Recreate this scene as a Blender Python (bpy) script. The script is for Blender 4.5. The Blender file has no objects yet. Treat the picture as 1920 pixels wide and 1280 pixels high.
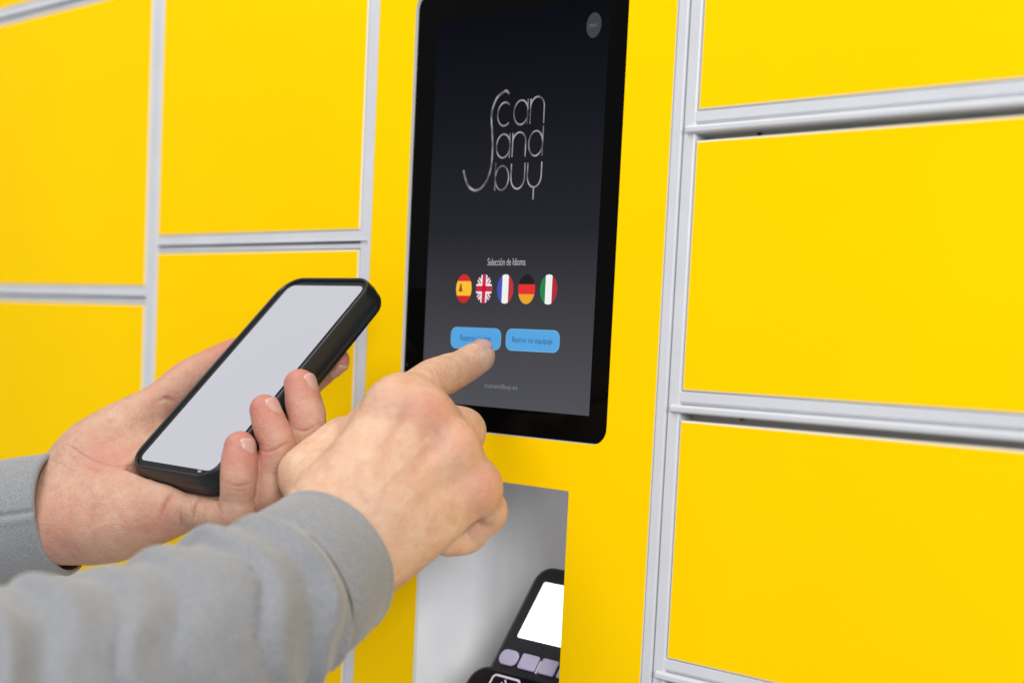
import bpy, bmesh, math, random
import numpy as np
from mathutils import Vector, Matrix, noise
from mathutils.bvhtree import BVHTree

random.seed(7); np.random.seed(7)
S = 0.001                                   # everything below is written in millimetres
scene = bpy.context.scene
COL = scene.collection

# ------------------------------------------------------------------ camera
# wall plane is y = 0, x to the right along the lockers, z up; the camera stands to the right and looks left into the wall
CAM_R = np.array([[0.7589465608890192, 0.08244906894748184, -0.6459119667140589],
                  [0.6493626260264558, -0.022327056871732254, 0.7601510918570542],
                  [0.04825243656806863, -0.9963451478082982, -0.07048438695274785]])   # columns: right, down, forward
CAM_P = np.array([460.315, -537.832, -2.219])
FPX, PPX, PPY = 2400.0, 960.0, 817.354
cam_d = bpy.data.cameras.new('camera'); cam = bpy.data.objects.new('camera', cam_d); COL.objects.link(cam)
r_, d_, f_ = CAM_R[:, 0], CAM_R[:, 1], CAM_R[:, 2]
M = Matrix(((r_[0], -d_[0], -f_[0], CAM_P[0]*S), (r_[1], -d_[1], -f_[1], CAM_P[1]*S), (r_[2], -d_[2], -f_[2], CAM_P[2]*S), (0, 0, 0, 1)))
cam.matrix_world = M
cam_d.sensor_width = 36.0; cam_d.lens = FPX/1920*36.0
cam_d.shift_y = (PPY-640.0)/1920.0
cam_d.clip_start = 0.01; cam_d.clip_end = 50.0
cam_d.dof.use_dof = True; cam_d.dof.focus_distance = 0.685; cam_d.dof.aperture_fstop = 4.2
scene.camera = cam

# ------------------------------------------------------------------ world, lamps, exposure
w = bpy.data.worlds.new('World'); scene.world = w; w.use_nodes = True
w.node_tree.nodes['Background'].inputs[0].default_value = (0.93, 0.96, 1.0, 1)
w.node_tree.nodes['Background'].inputs[1].default_value = 0.44
def area(name, loc, target, size, size_y, power, col=(1, 1, 1)):
    l = bpy.data.lights.new(name, 'AREA'); l.shape = 'RECTANGLE'; l.size = size; l.size_y = size_y; l.energy = power; l.color = col
    o = bpy.data.objects.new(name, l); COL.objects.link(o); o.location = loc
    o.rotation_euler = (Vector(target)-Vector(loc)).to_track_quat('-Z', 'Y').to_euler()
    return o
area('ceiling_lamp', (-0.45, -0.95, 1.7), (-0.1, -0.05, 0.0), 1.5, 0.9, 33, (1.0, 0.98, 0.95))
area('window_lamp', (2.2, -1.55, 0.75), (0.0, 0.0, -0.05), 1.1, 0.9, 53, (0.985, 0.99, 1.0))
scene.view_settings.view_transform = 'Standard'; scene.view_settings.look = 'None'
scene.view_settings.exposure = 0.0; scene.view_settings.gamma = 1.0; scene.view_settings.use_curve_mapping = False

# ------------------------------------------------------------------ helpers
def at(u, v, d):                            # point d mm in front of the camera's plane, seen at (u, v) of the 1920 x 1280 photograph
    return CAM_R @ (np.array([(u-PPX)/FPX, (v-PPY)/FPX, 1.0])*d) + CAM_P
def px_of(p):
    q = (np.asarray(p)-CAM_P) @ CAM_R
    return np.stack([PPX+FPX*q[..., 0]/q[..., 2], PPY+FPX*q[..., 1]/q[..., 2]], -1)

def mat(name, col, rough=0.5, metal=0.0, spec=0.5, emit=None, estr=0.0, coat=0.0):
    m = bpy.data.materials.new(name); m.use_nodes = True
    b = m.node_tree.nodes['Principled BSDF']
    b.inputs['Base Color'].default_value = (*col, 1); b.inputs['Roughness'].default_value = rough
    b.inputs['Metallic'].default_value = metal; b.inputs['Specular IOR Level'].default_value = spec
    b.inputs['Coat Weight'].default_value = coat
    if emit: b.inputs['Emission Color'].default_value = (*emit, 1); b.inputs['Emission Strength'].default_value = estr
    return m
def nd(m, t, **k):
    n = m.node_tree.nodes.new(t)
    for a, v in k.items(): setattr(n, a, v)
    return n
def lk(m, a, b): m.node_tree.links.new(a, b)
def bsdf(m): return m.node_tree.nodes['Principled BSDF']
def ramp(m, fac, stops):
    r = nd(m, 'ShaderNodeValToRGB'); lk(m, fac, r.inputs[0]); e = r.color_ramp.elements
    while len(e) < len(stops): e.new(0.5)
    for el, (p, c) in zip(e, stops): el.position = p; el.color = (*c, 1)
    return r
def noise_tex(m, scale, detail=4, rough=0.55, coord='Object', stretch=None):
    tc = nd(m, 'ShaderNodeTexCoord'); n = nd(m, 'ShaderNodeTexNoise')
    n.inputs['Scale'].default_value = scale; n.inputs['Detail'].default_value = detail; n.inputs['Roughness'].default_value = rough
    if stretch:
        mp = nd(m, 'ShaderNodeMapping'); mp.inputs['Scale'].default_value = stretch; lk(m, tc.outputs[coord], mp.inputs[0]); lk(m, mp.outputs[0], n.inputs['Vector'])
    else: lk(m, tc.outputs[coord], n.inputs['Vector'])
    return n
def bump(m, h, strength, dist):
    b = nd(m, 'ShaderNodeBump'); b.inputs['Strength'].default_value = strength; b.inputs['Distance'].default_value = dist
    lk(m, h, b.inputs['Height']); lk(m, b.outputs[0], bsdf(m).inputs['Normal']); return b

def obj(name, verts, faces, mats, parent=None, fm=None, smooth=False):
    me = bpy.data.meshes.new(name)
    me.from_pydata([tuple(float(c)*S for c in v) for v in verts], [], [tuple(int(i) for i in f) for f in faces])
    for m in (mats if isinstance(mats, (list, tuple)) else [mats]): me.materials.append(m)
    if fm is not None: me.polygons.foreach_set('material_index', np.array(fm, dtype=np.int32))
    if smooth: me.polygons.foreach_set('use_smooth', np.ones(len(me.polygons), dtype=bool))
    me.update()
    bm = bmesh.new(); bm.from_mesh(me); bmesh.ops.recalc_face_normals(bm, faces=bm.faces); bm.to_mesh(me); bm.free()
    o = bpy.data.objects.new(name, me); COL.objects.link(o)
    if parent: o.parent = parent; o.matrix_parent_inverse = PINV.get(parent.name, Matrix())
    return o
PINV = {}
def thing(name, label, cat, loc=(0, 0, 0), group=None):
    o = bpy.data.objects.new(name, None); COL.objects.link(o); o.location = Vector(loc)*S; o.empty_display_size = 0.02
    o['label'] = label; o['category'] = cat
    if group: o['group'] = group
    PINV[o.name] = Matrix.Translation(-Vector(loc)*S)
    return o

class MB:                                   # collects shapes into one mesh
    def __init__(s): s.v = []; s.f = []; s.m = []
    def add(s, V, F, mi=0):
        b = len(s.v); s.v += [tuple(p) for p in V]; s.f += [tuple(i+b for i in f) for f in F]; s.m += [mi]*len(F) if isinstance(mi, int) else list(mi)
    def box(s, x0, x1, y0, y1, z0, z1, mi=0, bev=0.0, bm_mi=None):
        """box whose front (low y) edges are bevelled by bev; bm_mi = material of every face but the front"""
        if bm_mi is None: bm_mi = mi
        b = bev
        if b <= 0:
            V = [(x0, y0, z0), (x1, y0, z0), (x1, y0, z1), (x0, y0, z1), (x0, y1, z0), (x1, y1, z0), (x1, y1, z1), (x0, y1, z1)]
            F = [(0, 1, 2, 3), (4, 7, 6, 5), (0, 4, 5, 1), (1, 5, 6, 2), (2, 6, 7, 3), (3, 7, 4, 0)]
            s.add(V, F, [mi]+[bm_mi]*5); return
        rect = lambda i, y: [(x0+i, y, z0+i), (x1-i, y, z0+i), (x1-i, y, z1-i), (x0+i, y, z1-i)]
        V = rect(b, y0)+rect(b*0.3, y0+b*0.3)+rect(0, y0+b)+rect(0, y1)
        F = [(0, 1, 2, 3)]; mm = [mi]
        for k in range(3):
            for j in range(4):
                F.append((k*4+j, k*4+4+j, k*4+4+(j+1) % 4, k*4+(j+1) % 4)); mm.append(bm_mi)
        F.append((12, 15, 14, 13)); mm.append(bm_mi)
        s.add(V, F, mm)
    def profile(s, pts, axis, a0, a1, mi=0):
        """pts = closed outline; axis 'x': points are (y, z), swept from x=a0 to a1; axis 'z': points are (x, y)"""
        n = len(pts)
        if axis == 'x': V = [(a0, y, z) for y, z in pts]+[(a1, y, z) for y, z in pts]
        else: V = [(x, y, a0) for x, y in pts]+[(x, y, a1) for x, y in pts]
        F = [tuple(range(n)), tuple(range(2*n-1, n-1, -1))]+[(i, (i+1) % n, n+(i+1) % n, n+i) for i in range(n)]
        s.add(V, F, mi)
    def build(s, name, mats, parent=None, smooth=False): return obj(name, s.v, s.f, mats, parent, s.m, smooth)

def rrect(w, h, r, n=6, cx=0, cy=0):
    r = max(min(r, w/2-1e-4, h/2-1e-4), 1e-4); P = []
    for (sx, sy, a0) in ((1, 1, 0), (-1, 1, 90), (-1, -1, 180), (1, -1, 270)):
        for k in range(n+1):
            a = math.radians(a0+90*k/n); P.append((cx+sx*(w/2-r)+r*math.cos(a), cy+sy*(h/2-r)+r*math.sin(a)))
    return P
def ellipse(cx, cy, rx, ry, n=40): return [(cx+rx*math.cos(2*math.pi*k/n), cy+ry*math.sin(2*math.pi*k/n)) for k in range(n)]
def clip(poly, a, b, c):                    # keep a*x+b*y+c >= 0
    out = []
    for i in range(len(poly)):
        p, q = poly[i], poly[(i+1) % len(poly)]; dp = a*p[0]+b*p[1]+c; dq = a*q[0]+b*q[1]+c
        if dp >= 0: out.append(p)
        if (dp >= 0) != (dq >= 0): t = dp/(dp-dq); out.append((p[0]+t*(q[0]-p[0]), p[1]+t*(q[1]-p[1])))
    return out
def loft(mb, rings, caps=(True, True), mi=0):
    n = len(rings[0]); V = [p for r in rings for p in r]; F = []
    for k in range(len(rings)-1):
        for i in range(n): F.append((k*n+i, k*n+(i+1) % n, (k+1)*n+(i+1) % n, (k+1)*n+i))
    if caps[0]: F.append(tuple(range(n-1, -1, -1)))
    if caps[1]: F.append(tuple((len(rings)-1)*n+i for i in range(n)))
    mb.add(V, F, mi)

# ------------------------------------------------------------------ materials
def m_laminate():
    m = mat('yellow_laminate', (0.93, 0.61, 0.002), 0.42, spec=0.02)
    n = noise_tex(m, 6.0, 3); r = ramp(m, n.outputs[0], [(0.3, (0.94, 0.575, 0.0005)), (0.7, (0.96, 0.605, 0.0005))]); lk(m, r.outputs[0], bsdf(m).inputs['Base Color'])
    n2 = noise_tex(m, 900.0, 2); bump(m, n2.outputs[0], 0.06, 0.0002)
    n3 = noise_tex(m, 25.0, 5); rr = ramp(m, n3.outputs[0], [(0.35, (0.38,)*3), (0.7, (0.5,)*3)]); lk(m, rr.outputs[0], bsdf(m).inputs['Roughness'])
    return m
def m_painted(name, col, rough=0.38):
    m = mat(name, col, rough, spec=0.5)
    n = noise_tex(m, 30.0, 5); r = ramp(m, n.outputs[0], [(0.3, tuple(c*0.94 for c in col)), (0.65, col)]); lk(m, r.outputs[0], bsdf(m).inputs['Base Color'])
    n2 = noise_tex(m, 700.0, 3); bump(m, n2.outputs[0], 0.08, 0.0002)
    return m
YEL = m_laminate()
WHITE = m_painted('white_aluminium', (0.60, 0.61, 0.645))
EDGE = m_painted('pale_edge_band', (0.80, 0.74, 0.60), 0.5)
CARC = m_painted('grey_carcass', (0.62, 0.62, 0.60), 0.6)
LINER = m_painted('niche_plastic', (0.86, 0.86, 0.87), 0.28)
BLACK = mat('black_gap', (0.01, 0.01, 0.01), 0.6)
GLASSB = mat('black_bezel_glass', (0.002, 0.002, 0.002), 0.06, spec=0.05)
RUBBER = mat('black_rubber', (0.009, 0.0115, 0.0125), 0.36, spec=0.42)
PLBLK = mat('black_plastic', (0.018, 0.021, 0.026), 0.32, spec=0.45)

# ------------------------------------------------------------------ locker wall
def make_flat_rail(parent, x0, x1, zt, h):
    """rail of the left block: flat strip, narrow dark joint, flat strip"""
    a = zt-0.56*h; b = zt-0.70*h; e = zt-h+0.4
    mb = MB(); mb.profile([(12, zt), (0.7, zt), (0.2, zt-0.4), (0.2, a+0.5), (-0.9, a+0.3), (-0.9, a), (8, a), (8, b), (0.8, b), (0.5, b-0.3), (0.5, e), (12, e)], 'x', x0, x1)
    mb.build('rail', WHITE, parent); return e
def make_rail(parent, x0, x1, zt, h):
    """horizontal aluminium rail: flat strip, fine groove, projecting lip; the rest of h below is the open gap over the next door"""
    a = zt-0.47*h; b = zt-0.77*h
    mb = MB()
    P = [(0.6, zt), (0.2, zt-0.3), (0.2, a+1.6), (0.9, a+1.2), (0.9, a+0.5), (1.9, a+0.3), (1.9, a-0.1), (-1.0, a-0.3), (-1.7, a-0.7), (-2.0, a-1.4), (-1.9, b+0.9), (-1.2, b+0.2), (-0.2, b), (12.0, b), (12.0, zt)]
    mb.profile(P, 'x', x0, x1)
    o = mb.build('rail', WHITE, parent)
    return b
def make_door(parent, x0, x1, z0, z1, yoff=0.0):
    mb = MB(); mb.box(x0+0.6, x1-0.6, yoff, yoff+11, z0+0.3, z1-0.3, 0, 0.9, 1)
    return mb.build('door', [YEL, EDGE], parent)
def make_stile(parent, x0, x1, z0, z1, groove=True):
    mb = MB(); w_ = x1-x0
    P = [(x0, 12), (x0, 0.8), (x0+0.6, 0.1), (x0+w_*0.86, 0.0), (x0+w_*0.93, 0.5), (x1, 1.4), (x1, 12)]
    mb.profile(P, 'z', z0, z1)
    return mb.build('stile', WHITE, parent)
def make_latch(parent, x, z0, z1):
    mb = MB(); mb.box(x, x+0.9, 9.6, 12.05, z0+0.8, z1-0.05); return mb.build('latch', BLACK, parent)

# left cabinet, two columns of doors
lc = thing('locker_cabinet', 'tall yellow doors in white frames, locker block left of the touchscreen panel', 'locker', (-345, 0, -420))
mb = MB(); mb.box(-633, -117, 12.1, 60, -420, 420); mb.build('carcass', CARC, lc)
make_stile(lc, -353.5, -340.5, -420, 420)
make_stile(lc, -126.2, -116.6, -420, 420)
make_stile(lc, -633, -620, -420, 420)
for (x0, x1, rails, h) in ((-620, -353.5, (242+11.5, 27.4, -198), 12.2), (-340.5, -126.2, (277, 63.4, -162), 11.2)):
    prev = 420
    for zt in rails:
        make_door(lc, x0, x1, zt, prev)
        b = make_flat_rail(lc, x0+0.02, x1-0.02 if x1 < -200 else x1+6.5, zt, h); prev = zt-h
    make_door(lc, x0, x1, -420, prev)
# right cabinet
rc = thing('locker_cabinet', 'wide short yellow doors in white frames, locker block right of the touchscreen panel', 'locker', (215, 0, -420))
mb = MB(); mb.box(104.2, 350, 12.1, 60, -420, 420); mb.build('carcass', CARC, rc)
make_stile(rc, 104.4, 111.6, -420, 420)
make_stile(rc, 323, 335, -420, 420)
prev = 420
for zt in (251.5, 116.2, -20.8, -155.6, -290):
    make_door(rc, 111.6, 323, zt, prev)
    b = make_rail(rc, 107.2, 322.98, zt, 14.0)
    if abs(zt) < 200: make_latch(rc, 140.5, zt-13.2, b)
    prev = zt-14.0
make_door(rc, 111.6, 323, -420, prev)

# ------------------------------------------------------------------ kiosk panel in the middle
kp = thing('kiosk_panel', 'narrow yellow panel with black touchscreen above an open payment niche', 'kiosk', (-10, 0, -420))
BX0, BX1, BZ0, BZ1 = -85.6, 67.8, -52.0, 199.0
NX0, NX1, NZ0, NZ1 = -64.7, 45.2, -262.0, -78.0
def plate_with_holes(name, outer, holes, y0, y1, mats, parent):
    bm = bmesh.new(); edges = []
    loops = []
    for poly in [outer]+holes:
        vs = [bm.verts.new((x*S, y0*S, z*S)) for x, z in poly]; loops.append(vs)
        for i in range(len(vs)): edges.append(bm.edges.new((vs[i], vs[(i+1) % len(vs)])))
    bmesh.ops.triangle_fill(bm, use_beauty=True, use_dissolve=False, edges=edges, normal=(0, -1, 0))
    for vs in loops:
        back = [bm.verts.new((v.co.x, y1*S, v.co.z)) for v in vs]
        for i in range(len(vs)):
            f = bm.faces.new((vs[i], vs[(i+1) % len(vs)], back[(i+1) % len(vs)], back[i])); f.material_index = 1
    for f in bm.faces:
        if f.material_index == 0 and f.normal.y > 0: f.normal_flip()
    me = bpy.data.meshes.new(name); bm.to_mesh(me); bm.free()
    for m in mats: me.materials.append(m)
    o = bpy.data.objects.new(name, me); COL.objects.link(o); o.parent = parent; o.matrix_parent_inverse = PINV[parent.name]; return o
plate_with_holes('front_panel', [(-116.2, -420), (97.2, -420), (97.2, 420), (-116.2, 420)],
    [rrect(BX1-BX0, BZ1-BZ0, 9, 8, (BX0+BX1)/2, (BZ0+BZ1)/2), rrect(NX1-NX0, NZ1-NZ0, 1.0, 2, (NX0+NX1)/2, (NZ0+NZ1)/2)], -0.4, 2.2, [YEL, m_painted('cut_panel_edge', (0.72, 0.72, 0.66))], kp)
make_stile(kp, 97.3, 103.6, -420, 420)
# niche
mb = MB(); ND = 88.0
def niche_ring(y, ins=0): return [(NX0-0.03+ins, y, NZ0-0.03+ins), (NX1+0.03-ins, y, NZ0-0.03+ins), (NX1+0.03-ins, y, NZ1+0.03-ins), (NX0-0.03+ins, y, NZ1+0.03-ins)]
loft(mb, [niche_ring(2.2), niche_ring(ND-16), niche_ring(ND-10, 1.5), niche_ring(ND-4, 6), niche_ring(ND, 14)], (False, True))
mb.build('niche', LINER, kp, True)

# touchscreen
ts = MB(); yb = 1.6
ring = lambda ins, y: [(x, y, z) for x, z in rrect(BX1-BX0-2*ins, BZ1-BZ0-2*ins, 9-ins, 8, (BX0+BX1)/2, (BZ0+BZ1)/2)]
loft(ts, [ring(0.35, 9), ring(0.35, yb+0.5), ring(0.8, yb)], (True, True))
touch = ts.build('touchscreen', GLASSB, kp); touch['label'] = 'black glass touchscreen with a dark lit start page'
def sub(o): return o
DX0, DX1, DZ0, DZ1 = -69.2, 54.5, -37.2, 180.6
def m_display():
    m = mat('display_picture', (0.001, 0.001, 0.0015), 0.1, spec=0.035)
    tc = nd(m, 'ShaderNodeTexCoord'); sp = nd(m, 'ShaderNodeSeparateXYZ'); lk(m, tc.outputs['Object'], sp.inputs[0])
    mr = nd(m, 'ShaderNodeMapRange'); mr.inputs['From Min'].default_value = DZ0*S; mr.inputs['From Max'].default_value = DZ1*S; lk(m, sp.outputs['Z'], mr.inputs[0])
    r = ramp(m, mr.outputs[0], [(0.0, (0.082, 0.082, 0.098)), (0.2, (0.054, 0.054, 0.062)), (0.45, (0.0175, 0.0175, 0.024)), (0.75, (0.0065, 0.0065, 0.011)), (1.0, (0.0012, 0.0012, 0.004))])
    lk(m, r.outputs[0], bsdf(m).inputs['Emission Color']); bsdf(m).inputs['Emission Strength'].default_value = 1.0
    return m
mb = MB(); mb.add([(DX0, 0, DZ0), (DX1, 0, DZ0), (DX1, 0, DZ1), (DX0, 0, DZ1)], [(0, 1, 2, 3)])
def on_screen(mb, name, mats, lift):
    mb.v = [(x, yb-lift, z) for x, y, z in mb.v]
    o = obj(name, mb.v, mb.f, mats, None, mb.m); o.parent = touch; o.matrix_parent_inverse = PINV[kp.name]
    o.matrix_parent_inverse = Matrix()      # the touchscreen's own matrix already cancels its parent's offset
    return o
on_screen(mb, 'display', m_display(), 0.06)
def emat(name, col, s=1.0): return mat(name, (0.01, 0.01, 0.01), 0.12, spec=0.12, emit=col, estr=s)
def poly_mb(polys):
    mb = MB()
    for P, mi in polys:
        if len(P) >= 3: mb.add([(x, 0, z) for x, z in P], [tuple(range(len(P)))], mi)
    return mb
RED, YLW, WHT, BLU, NVY, GRN, BLK, GLD = (emat('flag_red', (0.62, 0.012, 0.02)), emat('flag_yellow', (0.95, 0.52, 0.02)), emat('flag_white', (0.86, 0.87, 0.86)), emat('flag_blue', (0.045, 0.075, 0.42)),
    emat('flag_navy', (0.02, 0.025, 0.14)), emat('flag_green', (0.01, 0.22, 0.06)), emat('flag_black', (0.001, 0.001, 0.001)), emat('flag_gold', (0.80, 0.36, 0.012)))
FR = (6.0, 8.1); FZ = 28.8
def hband(E, z0, z1): return clip(clip(E, 0, 1, -z0), 0, -1, z1)
def vband(E, x0, x1): return clip(clip(E, 1, 0, -x0), -1, 0, x1)
def flag(cx, polys, mats, label):
    o = on_screen(poly_mb(polys), 'flag', mats, 0.12); o['label'] = label; return o
cx = -39.3; E = ellipse(cx, FZ, *FR)
flag(cx, [(hband(E, FZ-9, FZ-4.0), 0), (hband(E, FZ-4.0, FZ+4.2), 1), (hband(E, FZ+4.2, FZ+9), 0)], [RED, YLW], 'red and yellow oval flag icon')
crest = emat('crest', (0.20, 0.06, 0.012))
on_screen(poly_mb([(ellipse(cx-2.4, FZ-0.2, 1.1, 1.7, 12), 0), (rrect(3.2, 0.9, 0.3, 2, cx-2.4, FZ-1.2), 0), (ellipse(cx-2.4, FZ+2.0, 0.8, 0.7, 10), 0)]), 'crest', crest, 0.17)
cx = -23.9; E = ellipse(cx, FZ, *FR)
def diag(E, s, hw): n = math.hypot(8, 10); a, b = 10*s/n, -8/n*1.0; c = -(a*cx+b*FZ); return clip(clip(E, a, b, c+hw), -a, -b, -c+hw)
flag(cx, [(E, 0)], [NVY], 'blue, white and red crossed oval flag icon')
on_screen(poly_mb([(diag(E, 1, 1.25), 0), (diag(E, -1, 1.25), 0)]), 'flag_saltire', [WHT], 0.15)
on_screen(poly_mb([(diag(E, 1, 0.45), 0), (diag(E, -1, 0.45), 0)]), 'flag_saltire', [RED], 0.18)
on_screen(poly_mb([(hband(E, FZ-2.6, FZ+2.6), 0), (vband(E, cx-2.3, cx+2.3), 0)]), 'flag_cross', [WHT], 0.21)
on_screen(poly_mb([(hband(E, FZ-1.6, FZ+1.6), 0), (vband(E, cx-1.35, cx+1.35), 0)]), 'flag_cross', [emat('cross_red', (0.55, 0.01, 0.045))], 0.24)
cx = -8.1; E = ellipse(cx, FZ, *FR)
flag(cx, [(vband(E, cx-7, cx-2.3), 0), (vband(E, cx-2.3, cx+2.3), 1), (vband(E, cx+2.3, cx+7), 2)], [BLU, WHT, emat('flag_red_b', (0.48, 0.025, 0.03))], 'blue, white and red striped oval flag icon')
cx = 7.4; E = ellipse(cx, FZ, *FR)
flag(cx, [(hband(E, FZ+2.7, FZ+9), 0), (hband(E, FZ-2.7, FZ+2.7), 1), (hband(E, FZ-9, FZ-2.7), 2)], [BLK, emat('flag_red_c', (0.75, 0.02, 0.015)), GLD], 'black, red and gold oval flag icon')
cx = 22.9; E = ellipse(cx, FZ, *FR)
flag(cx, [(vband(E, cx-7, cx-2.3), 0), (vband(E, cx-2.3, cx+2.3), 1), (vband(E, cx+2.3, cx+7), 2)], [GRN, WHT, emat('flag_red_d', (0.42, 0.012, 0.03))], 'green, white and red oval flag icon')
BTN = emat('button_blue', (0.085, 0.36, 0.74)); BTNB = emat('button_rim', (0.14, 0.40, 0.66))
for (x0, x1, z0, z1) in ((-47.8, -9.4, -5.4, 6.9), (-5.9, 32.3, -5.1, 7.1)):
    on_screen(poly_mb([(rrect(x1-x0, z1-z0, 4.2, 6, (x0+x1)/2, (z0+z1)/2), 0)]), 'button', BTNB, 0.12)
    on_screen(poly_mb([(rrect(x1-x0-1.2, z1-z0-1.2, 3.7, 6, (x0+x1)/2, (z0+z1)/2), 0)]), 'button_face', BTN, 0.16)
on_screen(poly_mb([(ellipse(44.4, 165.9, 4.9, 6.5), 0)]), 'menu_button', emat('menu_grey', (0.038, 0.038, 0.05)), 0.12)

def text(name, s, cx, z, width, height, m, lift):
    cu = bpy.data.curves.new(name, 'FONT'); cu.body = s; cu.size = 1.0; cu.align_x = 'CENTER'; cu.align_y = 'CENTER'
    o = bpy.data.objects.new(name, cu); COL.objects.link(o); dg = bpy.context.evaluated_depsgraph_get(); dg.update()
    me = bpy.data.meshes.new_from_object(o.evaluated_get(dg)); V = np.array([v.co[:2] for v in me.vertices]); F = [tuple(p.vertices) for p in me.polygons]
    COL.objects.unlink(o); bpy.data.objects.remove(o)
    lo, hi = V.min(0), V.max(0); V = (V-(lo+hi)/2)/(hi-lo)
    mb = MB(); mb.add([(cx+x*width, 0, z+y*height) for x, y in V], F)
    return on_screen(mb, name, m, lift)
TXT = emat('text_white', (0.48, 0.48, 0.50)); TXD = emat('text_dark', (0.02, 0.08, 0.20)); TXG = emat('text_grey', (0.21, 0.21, 0.23))
text('caption', 'Selección de Idioma', -8.2, 43.8, 27.8, 4.0, TXT, 0.12)
text('button_text', 'Reservar Locker', -28.4, 0.9, 23.5, 3.6, TXD, 0.2)
text('button_text', 'Retirar mi equipaje', 13.2, 0.6, 28.5, 4.2, TXD, 0.2)
text('web_address', 'scanandbuy.es', -8.0, -25.6, 24.5, 3.4, TXG, 0.12)
text('menu_text', 'menu', 44.0, 165.8, 5.0, 1.6, emat('menu_text', (0.14, 0.14, 0.17)), 0.17)

# logo strokes, drawn on the display (x, z in mm)
def stroke(paths, wd, m, name='logo_stroke', lift=0.12):
    mb = MB()
    for P in paths:
        P = [np.array(p, float) for p in P]; n = len(P); L = []; Rr = []
        for i in range(n):
            t = P[min(i+1, n-1)]-P[max(i-1, 0)]; t /= max(np.linalg.norm(t), 1e-6); nn = np.array([-t[1], t[0]])*wd/2
            nn[0] *= 0.85; L.append(P[i]+nn); Rr.append(P[i]-nn)
        V = [(p[0], 0, p[1]) for p in L]+[(p[0], 0, p[1]) for p in Rr]
        mb.add(V, [(i, i+1, n+i+1, n+i) for i in range(n-1)])
    return on_screen(mb, name, m, lift)
def spl(pts, n=10):
    P = [np.array(p, float) for p in pts]; P = [2*P[0]-P[1]]+P+[2*P[-1]-P[-2]]; out = []
    for i in range(1, len(P)-2):
        for k in range(n):
            t = k/n; out.append(0.5*((2*P[i])+(-P[i-1]+P[i+1])*t+(2*P[i-1]-5*P[i]+4*P[i+1]-P[i+2])*t*t+(-P[i-1]+3*P[i]-3*P[i+1]+P[i+2])*t**3))
    return out+[P[-2]]
def arc(cx, cz, rx, rz, a0, a1, n=22): return [(cx+rx*math.cos(math.radians(a0+(a1-a0)*k/n)), cz+rz*math.sin(math.radians(a0+(a1-a0)*k/n))) for k in range(n+1)]
LG = emat('logo_grey', (0.21, 0.21, 0.225)); LG2 = emat('logo_grey_dark', (0.10, 0.10, 0.115))
for m_, k_ in ((LG, 1.0), (LG2, 0.55)):
    n_ = noise_tex(m_, 130.0, 1, 0.4); r_2 = ramp(m_, n_.outputs[0], [(0.36, (0.085*k_, 0.085*k_, 0.10*k_)), (0.62, (0.34*k_, 0.34*k_, 0.355*k_))]); lk(m_, r_2.outputs[0], bsdf(m_).inputs['Emission Color'])
stroke([spl([(-12.0, 135.6), (-13.2, 137.0), (-15.1, 137.4), (-20.5, 134.4), (-23.4, 129.2), (-24.2, 123.4), (-23.2, 116.1), (-22.3, 105.4), (-23.2, 94.7), (-27.2, 87.1), (-33.2, 84.0), (-38.7, 86.0), (-41.9, 90.8), (-43.7, 95.7)])], 1.5, LG)
stroke([arc(-14.6, 124.9, 5.1, 6.4, 48, 312)], 1.05, LG)
stroke([arc(-2.7, 124.9, 5.1, 6.6, 10, 350)], 1.05, LG)
stroke([[(2.0, 131.9), (2.0, 118.3)]], 1.0, LG2)
stroke([[(4.0, 131.7), (4.0, 118.3)], arc(8.8, 127.0, 4.8, 5.4, 180, 0)+[(13.7, 117.8)]], 1.05, LG)
stroke([arc(-14.5, 107.5, 5.0, 6.5, 10, 350)], 1.05, LG)
stroke([[(-9.9, 114.1), (-9.7, 100.7)]], 1.0, LG2)
stroke([[(-7.7, 114.2), (-7.7, 101.0)], arc(-3.0, 109.0, 4.7, 5.2, 180, 0)+[(1.7, 100.7)]], 1.05, LG)
stroke([arc(8.8, 107.5, 4.9, 6.7, 10, 350)], 1.05, LG)
stroke([[(13.7, 116.6), (13.7, 100.6)]], 1.0, LG2)
stroke([[(-19.4, 98.6), (-19.4, 83.1)]], 1.0, LG2)
stroke([arc(-14.4, 90.0, 4.9, 6.6, 170, -170)], 1.05, LG)
stroke([[(-7.8, 97.4)]+arc(-2.9, 90.0, 4.9, 6.4, 180, 360)+[(2.0, 97.5)]], 1.05, LG)
stroke([[(4.0, 97.4)]+arc(8.9, 90.2, 4.9, 6.2, 180, 360)+[(13.8, 97.4)], [(8.8, 84.2), (8.8, 77.3)]], 1.05, LG)
text('bezel_mark', 'A', -82.5, -16.5, 1.2, 2.0, emat('bezel_mark_grey', (0.05, 0.05, 0.06)), 0.03)
text('bezel_mark', 'eic', -27.5, -43.6, 7.0, 1.5, emat('bezel_mark_light', (0.16, 0.16, 0.16)), 0.03)

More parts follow.
